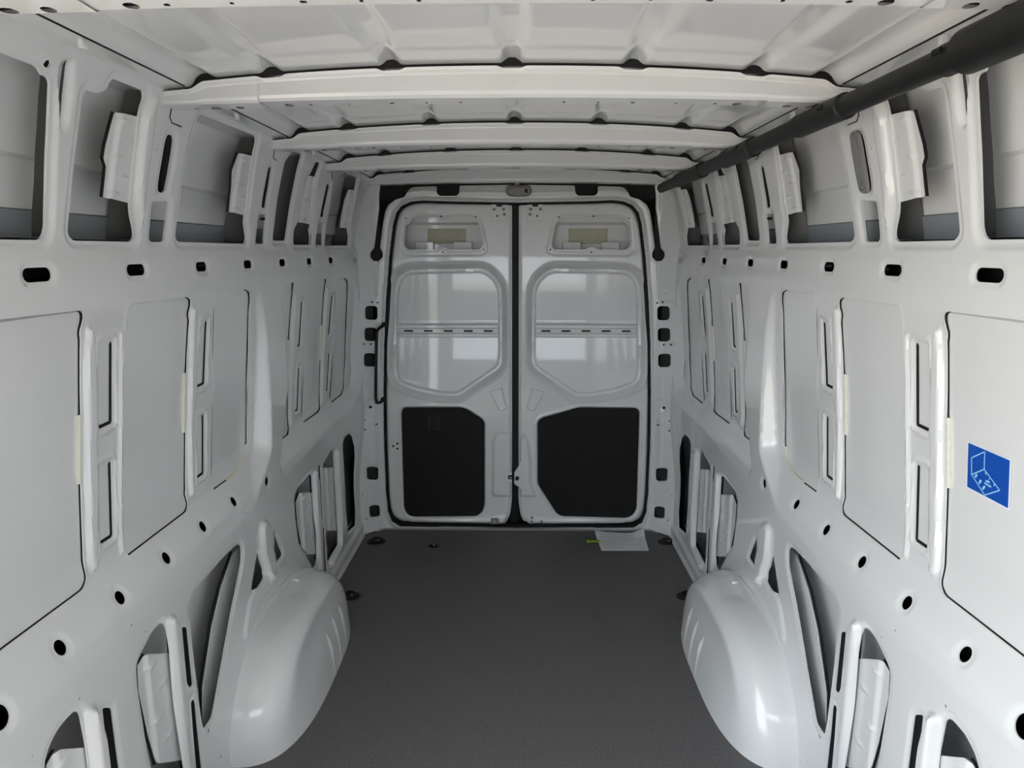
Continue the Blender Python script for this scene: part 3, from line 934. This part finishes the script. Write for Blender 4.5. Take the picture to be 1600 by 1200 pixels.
TRIMR = [(905, 637), (994, 638), (999, 642), (999, 660), (995, 795), (990, 805), (980, 810), (878, 807), (870, 803), (866, 797), (841, 758), (840, 750), (840, 660), (845, 654)]
LATCHL = [(770, 690), (776, 676), (800, 676), (800, 775), (772, 775), (769, 770)]
LATCHR = [(812, 690), (820, 676), (826, 690), (829, 715), (829, 755), (838, 775), (812, 775)]
TRI = [(605, 606), (608, 605), (632, 616), (636, 621), (632, 626), (608, 627)]
STRIP = [(766, 611), (784, 606), (792, 636), (781, 641)]
XD = np.arange(0, .80, .004); ZD = np.arange(0, 1.86, .004)
def mirx(P): return np.asarray(P) * [-1, 1]
def lp(px, r=.01, dy=DY): return fillet([dpt(u, v, dy) for u, v in px], r)
def door_build(name, left):
    sg = -1 if left else 1
    if left:
        OUT = lp(DOORL, .02)
    else:
        OUT = mirx(lp(DOORL, .02)); OUT = np.where(np.abs(OUT - [-0.012, 0]) < 0, OUT, OUT)
        OUT = OUT + np.array([-.018, 0]) * (np.abs(OUT[:, :1]) < .06)
    f = (lambda P: np.asarray(P) * [-1, 1]) if left else (lambda P: np.asarray(P))
    g = (lambda px, r=.01: f(lp(px, r)) if left else mirx(lp(px, r)))      # pixel outline of the left door -> door frame (x outward)
    TR = f(lp(TRIML, .02)) if left else lp(TRIMR, .02)
    LA = f(lp(LATCHL, .015)) if left else lp(LATCHR, .015)
    A, B = XD, ZD
    So = -sdf(f(OUT) if left else OUT, A, B, .3)
    dW = sdf(g(WIN, .02), A, B, .3)
    dH = sdf(g(HOLE, .008), A, B)
    dF = sdf(g(HFR, .012), A, B)
    dT = sdf(TR, A, B, .3)
    R = np.zeros((len(A), len(B)))
    R += (.055 - .09 * np.maximum(0, 1.175 - np.minimum(B, 1.175)))[None, :] * (1 - np.clip((dW + .030) / .027, 0, 1))                 # window recess (away from the cabin)
    R -= .004 * np.exp(-((dW - .002) / .004) ** 2)
    R += .006 * np.exp(-((dW + .048) / .003) ** 2) * (dW < 0)   # joint with the outer skin
    R += .005 * (1 - ss(-.004, .004, dF)) - .004 * (1 - ss(.006, .016, dH))
    R += .014 * (1 - ss(-.002, .006, dT)) - .003 * np.exp(-((dT - .012) / .005) ** 2)
    R -= .014 * (1 - ss(-.012, .008, sdf(LA, A, B)))
    R += .004 * (1 - ss(-.004, .002, sdf(g(TRI, .008), A, B)))
    R -= .004 * np.exp(-(sdf(g(STRIP, .004), A, B) / .003) ** 2)
    edge = -So if False else So
    R += .012 * (1 - ss(.0, .018, edge))
    # sill bead low on the door
    R -= .010 * (1 - ss(-.010, .012, sdf(g([(640, 818), (640, 812), (760, 812), (790, 806), (790, 818)], .01), A, B)))
    Sx = np.minimum(So, dH)
    def pos(a, b, o):
        return np.stack([sg * a, DY + gb2(R, A, B, a, b) + o, b], 1)
    V, Fc = sheet_geo(A, B, pos, Sx, .010)
    d = struct(mesh(name, V, Fc, PAINT))
    # outer skin seen through the upper opening
    c = g(HOLE); cx0, cx1 = c[:, 0].min() - .03, c[:, 0].max() + .03
    zA, zB = c[:, 1].min() - .03, c[:, 1].max() + .04
    y = DY + .100
    V = []
    for z, yy in ((zA, y), (zA + .02, y), (zB - .075, y), (zB - .062, y - .028), (zB, y - .030)):
        V += [(sg * x, yy, z) for x in (cx0, cx1)]
    mesh('outer_skin', V, [[2 * i, 2 * i + 1, 2 * i + 3, 2 * i + 2] for i in range(4)], PAINT, d, smooth=False)
    P = g([(664, 355), (726, 355), (726, 380), (664, 380)], .002)
    V = np.array([(sg * a, DY + .098, b - .004) for a, b in P]); n_ = len(V)
    mesh('damping_foil', np.concatenate([V, V + [0, .002, 0]]), [list(range(n_))] + [[i, (i + 1) % n_, n_ + (i + 1) % n_, n_ + i] for i in range(n_)], YELLOW, d, smooth=False)
    for q in ([(646, 378), (675, 378), (675, 392), (646, 392)], [(707, 378), (736, 378), (736, 392), (707, 392)]):
        P = g(q, .004); mb = MB()
        mb.prism(np.stack([sg * P[:, 0], P[:, 1]], 1), DY + .060, DY + .097, .003)
        mb.build('hinge_clip', PAINT, d)
    # black hardboard trim
    P = TR; c0 = P.mean(0)
    pr = c0 + (P - c0) * .995
    tp = MB().prism(np.stack([sg * pr[:, 0], pr[:, 1]], 1), DY + .002, DY + .012, .003).build('trim_panel', BOARD, d)
    if left:
        P = lp([(669, 649), (687, 649), (687, 672), (668, 672)], .008)
        mb = MB().prism(P, DY - .003, DY + .004, .002)
        mb.build('recessed_grip', PLASTIC, tp)
        P2 = P.mean(0) + (P - P.mean(0)) * [.55, .8]
        MB().prism(P2, DY - .006, DY - .002, .002).build('grip_insert', RUBBER_AND_SHADE, tp)
    # slotted rail across the recess
    x0, zt = dpt(620, 506); x1, zb = dpt(778, 531)
    x0, x1 = sorted((abs(x0), abs(x1)))
    A2 = np.arange(x0, x1, .004); B2 = np.arange(zb, zt, .003)
    Hh = zt - zb
    def rp(a, b, o):
        t = (b - zb) / Hh
        h = .018 * (ss(.04, .14, t) * (1 - ss(.86, .96, t))) - .010 * (ss(.30, .38, t) * (1 - ss(.62, .70, t)))
        return np.stack([sg * a, DY + .051 - h + o, b], 1)
    hs = np.full((len(A2), len(B2)), FAR)
    for k in range(5):
        hs = np.minimum(hs, sdf(stadium(x0 + (x1 - x0) * (k + .5) / 5, zb + Hh * .5, .052, .010), A2, B2))
    V, Fc = sheet_geo(A2, B2, rp, hs, .004)
    rail = mesh('slotted_rail', V, Fc, PAINT, d)
    for k in range(5):
        xx = sg * (x0 + (x1 - x0) * (k + .5) / 5)
        MB().box((xx - .026, DY + .0485, zb + Hh * .5 - .006), (xx + .026, DY + .0495, zb + Hh * .5 + .006)).build('rail_slot_shade', CAVITY_SHADE, rail, smooth=False)  # dark pieces imitating shade behind the rail slots
    # joggled spacer tabs around the recess edge
    for q in ([(650, 421.5), (666, 420.5), (666, 425), (650, 426)], [(726, 420), (740, 420), (740, 425), (726, 425)], [(613.5, 478), (618, 478), (618, 496), (613.5, 496)], [(780, 480), (784, 480), (784, 498), (780, 498)], [(613, 540), (617, 540), (617, 560), (613, 560)], [(780, 536), (784, 536), (784, 548), (780, 548)]):
        P = g(q, .003)
        yd = DY + .055 - .09 * max(0, 1.175 - P[:, 1].mean())
        MB().prism(np.stack([sg * P[:, 0], P[:, 1]], 1), yd - .006, yd + .002, .002).build('spacer_tab', PAINT, d)
    # top latch: plate, black catch, three bolts
    P = g([(767, 319), (793, 319), (793, 346), (768, 346)], .006)
    MB().prism(np.stack([sg * P[:, 0], P[:, 1]], 1), DY - .005, DY + .004, .002).build('top_lock_plate', PAINT, d)
    P = g([(770, 316), (789, 316), (785, 319), (784, 323), (776, 323), (775, 319)], .002)
    MB().prism(np.stack([sg * P[:, 0], P[:, 1]], 1), DY - .022, DY - .004, .001).build('top_catch', PLASTIC, d)
    for u, v in ((772, 327), (787, 327), (788, 335)):
        x, z = dpt(u, v)
        MB().prism(circle(sg * abs(x), z, .008, n=12), DY - .009, DY - .004, .002).build('bolt', GREYPL, d)
    x, z = dpt(777, 337.5)
    MB().prism(circle(sg * abs(x), z, .004, .007, n=8), DY - .0056, DY - .004).build('hole_disc', RUBBER_AND_SHADE, d)
    # black discs for three small holes beside the hinge side
    for u, v in ((614.5, 697), (621, 693), (621, 701)):
        x, z = dpt(u, v)
        MB().prism(circle(sg * abs(x), z, .006, n=10), DY - .0016, DY + .004).build('hole_disc', RUBBER_AND_SHADE, d)
    for u, v in ((634, 341), (689, 338), (743, 339), (627, 393), (692, 394), (756, 390)):
        x, z = dpt(u, v)
        MB().prism(circle(sg * abs(x), z, .0045, n=10), DY + .003, DY + .010).build('hole_disc', RUBBER_AND_SHADE, d)
    return d
door_1 = door_build('door_1', True)
door_2 = door_build('door_2', False)
# latch hardware where the doors meet
P = lp([(789, 736), (800, 736), (800, 752), (789, 752)], .003)
MB().prism(P, DY - .018, DY - .010, .002).build('latch_plate', PAINT, door_1)
P = lp([(794, 741), (803, 741), (803, 747), (794, 747)], .001)
lt = MB().prism(P, DY - .022, DY - .015, .001).build('latch_catch', RUBBER_AND_SHADE, door_1)
P = lp([(796, 743), (800, 743), (800, 745.5), (796, 745.5)], .001)
MB().prism(P, DY - .024, DY - .021, .001).build('latch_pin', STEEL, lt)
P = lp([(803.5, 737), (810, 727), (812, 719), (816, 719), (816, 765), (811, 760), (803.5, 755)], .006)
sp = MB().prism(P, DY - .016, DY + .004, .003).build('striker_plate', PAINT, door_2)
x, z = dpt(808, 745.5)
MB().tube([(x, DY - .032, z), (x, DY - .012, z)], [.010, .011], 14).build('striker_knob', PLASTIC, door_2)
P = lp([(767, 809), (779, 809), (779, 817), (767, 817)], .002)
b_ = MB().prism(P, DY - .020, DY + .002, .002).build('bottom_catch', GREYPL, door_1)
P = lp([(771, 811), (775, 811), (775, 815), (771, 815)], .001)
MB().prism(P, DY - .023, DY - .019, .001).build('catch_insert', STEEL, b_)
P = lp([(832, 818), (847, 818), (847, 822), (832, 822)], .001)
MB().prism(P, DY - .02, DY + .004, .001).build('bottom_catch', PLASTIC, door_2)
for u, v in ((831, 808), (831, 814), (846, 814)):
    x, z = dpt(u, v)
    MB().prism(circle(x, z, .008, n=12), DY - .014, DY + .004, .002).build('bolt', GREYPL, door_2)
# rubber strip where the two doors meet, and a black sheet as shade in the gap beyond the doors
MB().box((-.034, DY + .020, .02), (.010, DY + .034, 1.80), .004).build('centre_seal', RUBBER_AND_SHADE, door_2)
mb = MB(); mb.add([(-1.0, 3.858, -.03), (1.0, 3.858, -.03), (1.0, 3.858, 2.0), (-1.0, 3.858, 2.0)], [[0, 1, 2, 3]])
mb.build('rear_gap_shade', RUBBER_AND_SHADE, wall_back, smooth=False)
mb = MB(); mb.add([(-.98, 3.50, -.021), (.98, 3.50, -.021), (.98, 3.86, -.021), (-.98, 3.86, -.021)], [[0, 1, 2, 3]])
mb.build('bottom_ledge', RUBBER_AND_SHADE, wall_back, smooth=False)

# ------------------------------------------------------------------ lamp on the header
cx, cz = bpt(810.5, 298.5)
t = tag(empty('cargo_lamp', (cx, 3.72, cz)), 'small oval lamp with a clear lens on the frame above the doors', 'lamp')
MB().prism(circle(0, 0, .066, .030, 28, 3.2), -.016, .002, .006).build('bezel', GREYPL, t)
MB().prism(circle(0, -.002, .056, .019, 28, 3.2), -.022, -.010, .006).build('lens', LENS, t)
MB().box((.030, -.0225, -.012), (.046, -.018, .010), .003).build('switch', PLASTIC, t)

# ------------------------------------------------------------------ grab handle on the pillar
def hp(u, v, off): 
    x, z = bpt(u, v, off); return (x, float(back_y(x)) + off, z)
t = tag(empty('grab_handle', hp(590, 570, 0)), 'slim dark grab handle on the pillar beside the rear door', 'handle')
L = np.array(t.location)
pts = [hp(600, 507, -.005), hp(597, 510, -.03), hp(591, 514, -.05), hp(588.5, 520, -.055), hp(587.5, 570, -.055), hp(587, 622, -.055), hp(588.5, 629, -.05), hp(594, 629, -.03), hp(599, 624, -.005)]
MB().tube([np.array(p_) - L for p_ in pts], .0085, 12).build('bar', PLASTIC, t)
for p_ in (pts[0], pts[-1]):
    q = np.array(p_) - L
    MB().tube([q + [0, -.006, 0], q + [0, .006, 0]], [.014, .016], 12).build('foot', PLASTIC, t)

# ------------------------------------------------------------------ black tube under the roof edge
TX = .700
def ty(u): return float(on_x(u, 392 - .455 * (u - 814.5), TX)[1])
P = on_x(1400, 130, TX); TZ = float(P[2])
t = tag(empty('black_duct', (TX, ty(1034), TZ)), 'long black plastic tube with collars running below the roof edge', 'tube')
y0 = t.location.y
yf = .45
MB().tube([(0, 0, 0), (0, yf - y0, 0)], .0225, 24).build('tube', PLASTIC, t, angle=50)
for ua, ub, r in ((1060, 1098, .0285), (1134, 1178, .0285), (1250, 1322, .0275), (1482, 1530, .026), (1515, 1790, .0345)):
    a, b = ty(ua) - y0, ty(ub) - y0
    MB().tube([(0, a + .004, 0), (0, a, 0), (0, (a + b) / 2, 0), (0, b, 0), (0, b - .004, 0)], [r - .005, r, r * .98, r, r - .005], 24).build('collar', PLASTIC, t, angle=50)
for ua in (1300, 1165, 1490):
    a = ty(ua) - y0
    MB().box((-.030, a - .010, .004), (-.022, a + .010, .014), .003).build('snap_catch', RUBBER_AND_SHADE, t)
# straps that hold the tube to the roof rail
for yy in (.98 + .06, 1.65 + .04, 2.35 + .04, 2.97 + .04):
    MB().box((-.008, yy - y0 - .012, .015), (.030, yy - y0 + .012, .075), .004).build('holder', PLASTIC, t)

# ------------------------------------------------------------------ grey oval grommet in the wall behind the tube, blue sticker
Pw = W([(2 * 814.5 - 20 - u + 0, v) for u, v in OVAL[0]], .004) if False else W(OVAL[0], .006)
c0 = Pw.mean(0)
t = tag(empty('oval_grommet', (float(full_profile(c0[1])), c0[0], c0[1])), 'grey ribbed oval grommet plugged into the right wall pillar', 'grommet')
L = np.array(t.location)
n = len(Pw); V = []; Fc = []
for k, (sc, o) in enumerate(((1.12, -.001), (1.10, -.007), (.92, -.008), (.90, -.004), (.74, -.004), (.72, -.007), (.56, -.007), (.54, -.004), (.38, -.004), (.36, -.006), (.1, -.006))):
    q = c0 + (Pw - c0) * [sc, 1 - (1 - sc) * .45]
    V += [(float(full_profile(b)) + o - L[0], a - L[1], b - L[2]) for a, b in q]
    if k:
        Fc += [[(k - 1) * n + i, (k - 1) * n + (i + 1) % n, k * n + (i + 1) % n, k * n + i] for i in range(n)]
Fc.append([k * n + i for i in range(n)])
mesh('ribbed_body', V, Fc, GREYPL, t)

def skx(z): return float(np.interp(z, QZ, QX))
def spt(u, v):
    d = ray(u, v); x = .93
    for i in range(40):
        P = CAM + d * (x - CAM[0]) / d[0]; x = skx(P[2])
    return P
cs = [spt(*q) for q in ((1514, 691), (1579, 720), (1577, 793), (1514, 762))]
ctr = sum(cs) / 4
t = tag(empty('sticker', ctr), 'blue square sticker with a line drawing of a box on the white wall', 'sticker')
yF, yN = (cs[0][1] + cs[3][1]) / 2, (cs[1][1] + cs[2][1]) / 2
zT, zBt = (cs[0][2] + cs[1][2]) / 2, (cs[2][2] + cs[3][2]) / 2
def sq(a, b, o):
    """a: 0 far edge .. 1 near edge, b: 0 top .. 1 bottom"""
    y = yF + (yN - yF) * a; z = zT + (zBt - zT) * b
    return (skx(z) - o - ctr[0], y - ctr[1], z - ctr[2])
def patch(name, poly, o, material, parent):
    n = len(poly)
    V = [sq(a, b, o) for a, b in poly] + [sq(a, b, o - .0008) for a, b in poly]
    return mesh(name, V, [list(range(n))] + [[i, (i + 1) % n, n + (i + 1) % n, n + i] for i in range(n)], material, parent, smooth=False)
e = .035
patch('white_border', [(-e, -e), (1 + e, -e), (1 + e, 1 + e), (-e, 1 + e)], .0015, WHITE, t)
patch('blue_field', [(0, 0), (1, 0), (1, 1), (0, 1)], .0025, BLUE, t)
# line drawing (photo crop coordinates -> square)
def sp_(x, y):
    a = (x - 210) / 545.
    top = 185 + 245 * a; bot = 755 + 295 * a
    return (a, (y - top) / (bot - top))
def strokes(name, lines, w):
    V = []; Fq = []
    for pts in lines:
        for (xa, ya), (xb, yb) in zip(pts[:-1], pts[1:]):
            p, q = np.array(sp_(xa, ya)), np.array(sp_(xb, yb))
            d = (q - p) / max(np.linalg.norm(q - p), 1e-9); nn = np.array([-d[1], d[0]]) * w / 2
            k = len(V)
            V += [sq(*(p + nn), .0035), sq(*(q + nn), .0035), sq(*(q - nn), .0035), sq(*(p - nn), .0035)]
            Fq.append([k, k + 1, k + 2, k + 3])
    mesh(name, V, Fq, PRINT, t, smooth=False)
strokes('box_drawing', [[(275, 600), (270, 380), (447, 312), (447, 540), (275, 600), (465, 878), (655, 818), (447, 540)]], .024)
strokes('symbols', [[(350, 600), (325, 640)], [(408, 678), (382, 722)], [(462, 760), (432, 800)], [(470, 690), (525, 710)], [(455, 718), (545, 770)], [(480, 735), (540, 772)], [(460, 590), (475, 596)], [(512, 662), (522, 672)], [(575, 745), (592, 752)]], .045)

# ------------------------------------------------------------------ ground outside the vehicle
mb = MB(); mb.add([(-40, -40, -.65), (40, -40, -.65), (40, 40, -.65), (-40, 40, -.65)], [[0, 1, 2, 3]])
struct(mb.build('ground', CONCRETE, smooth=False))
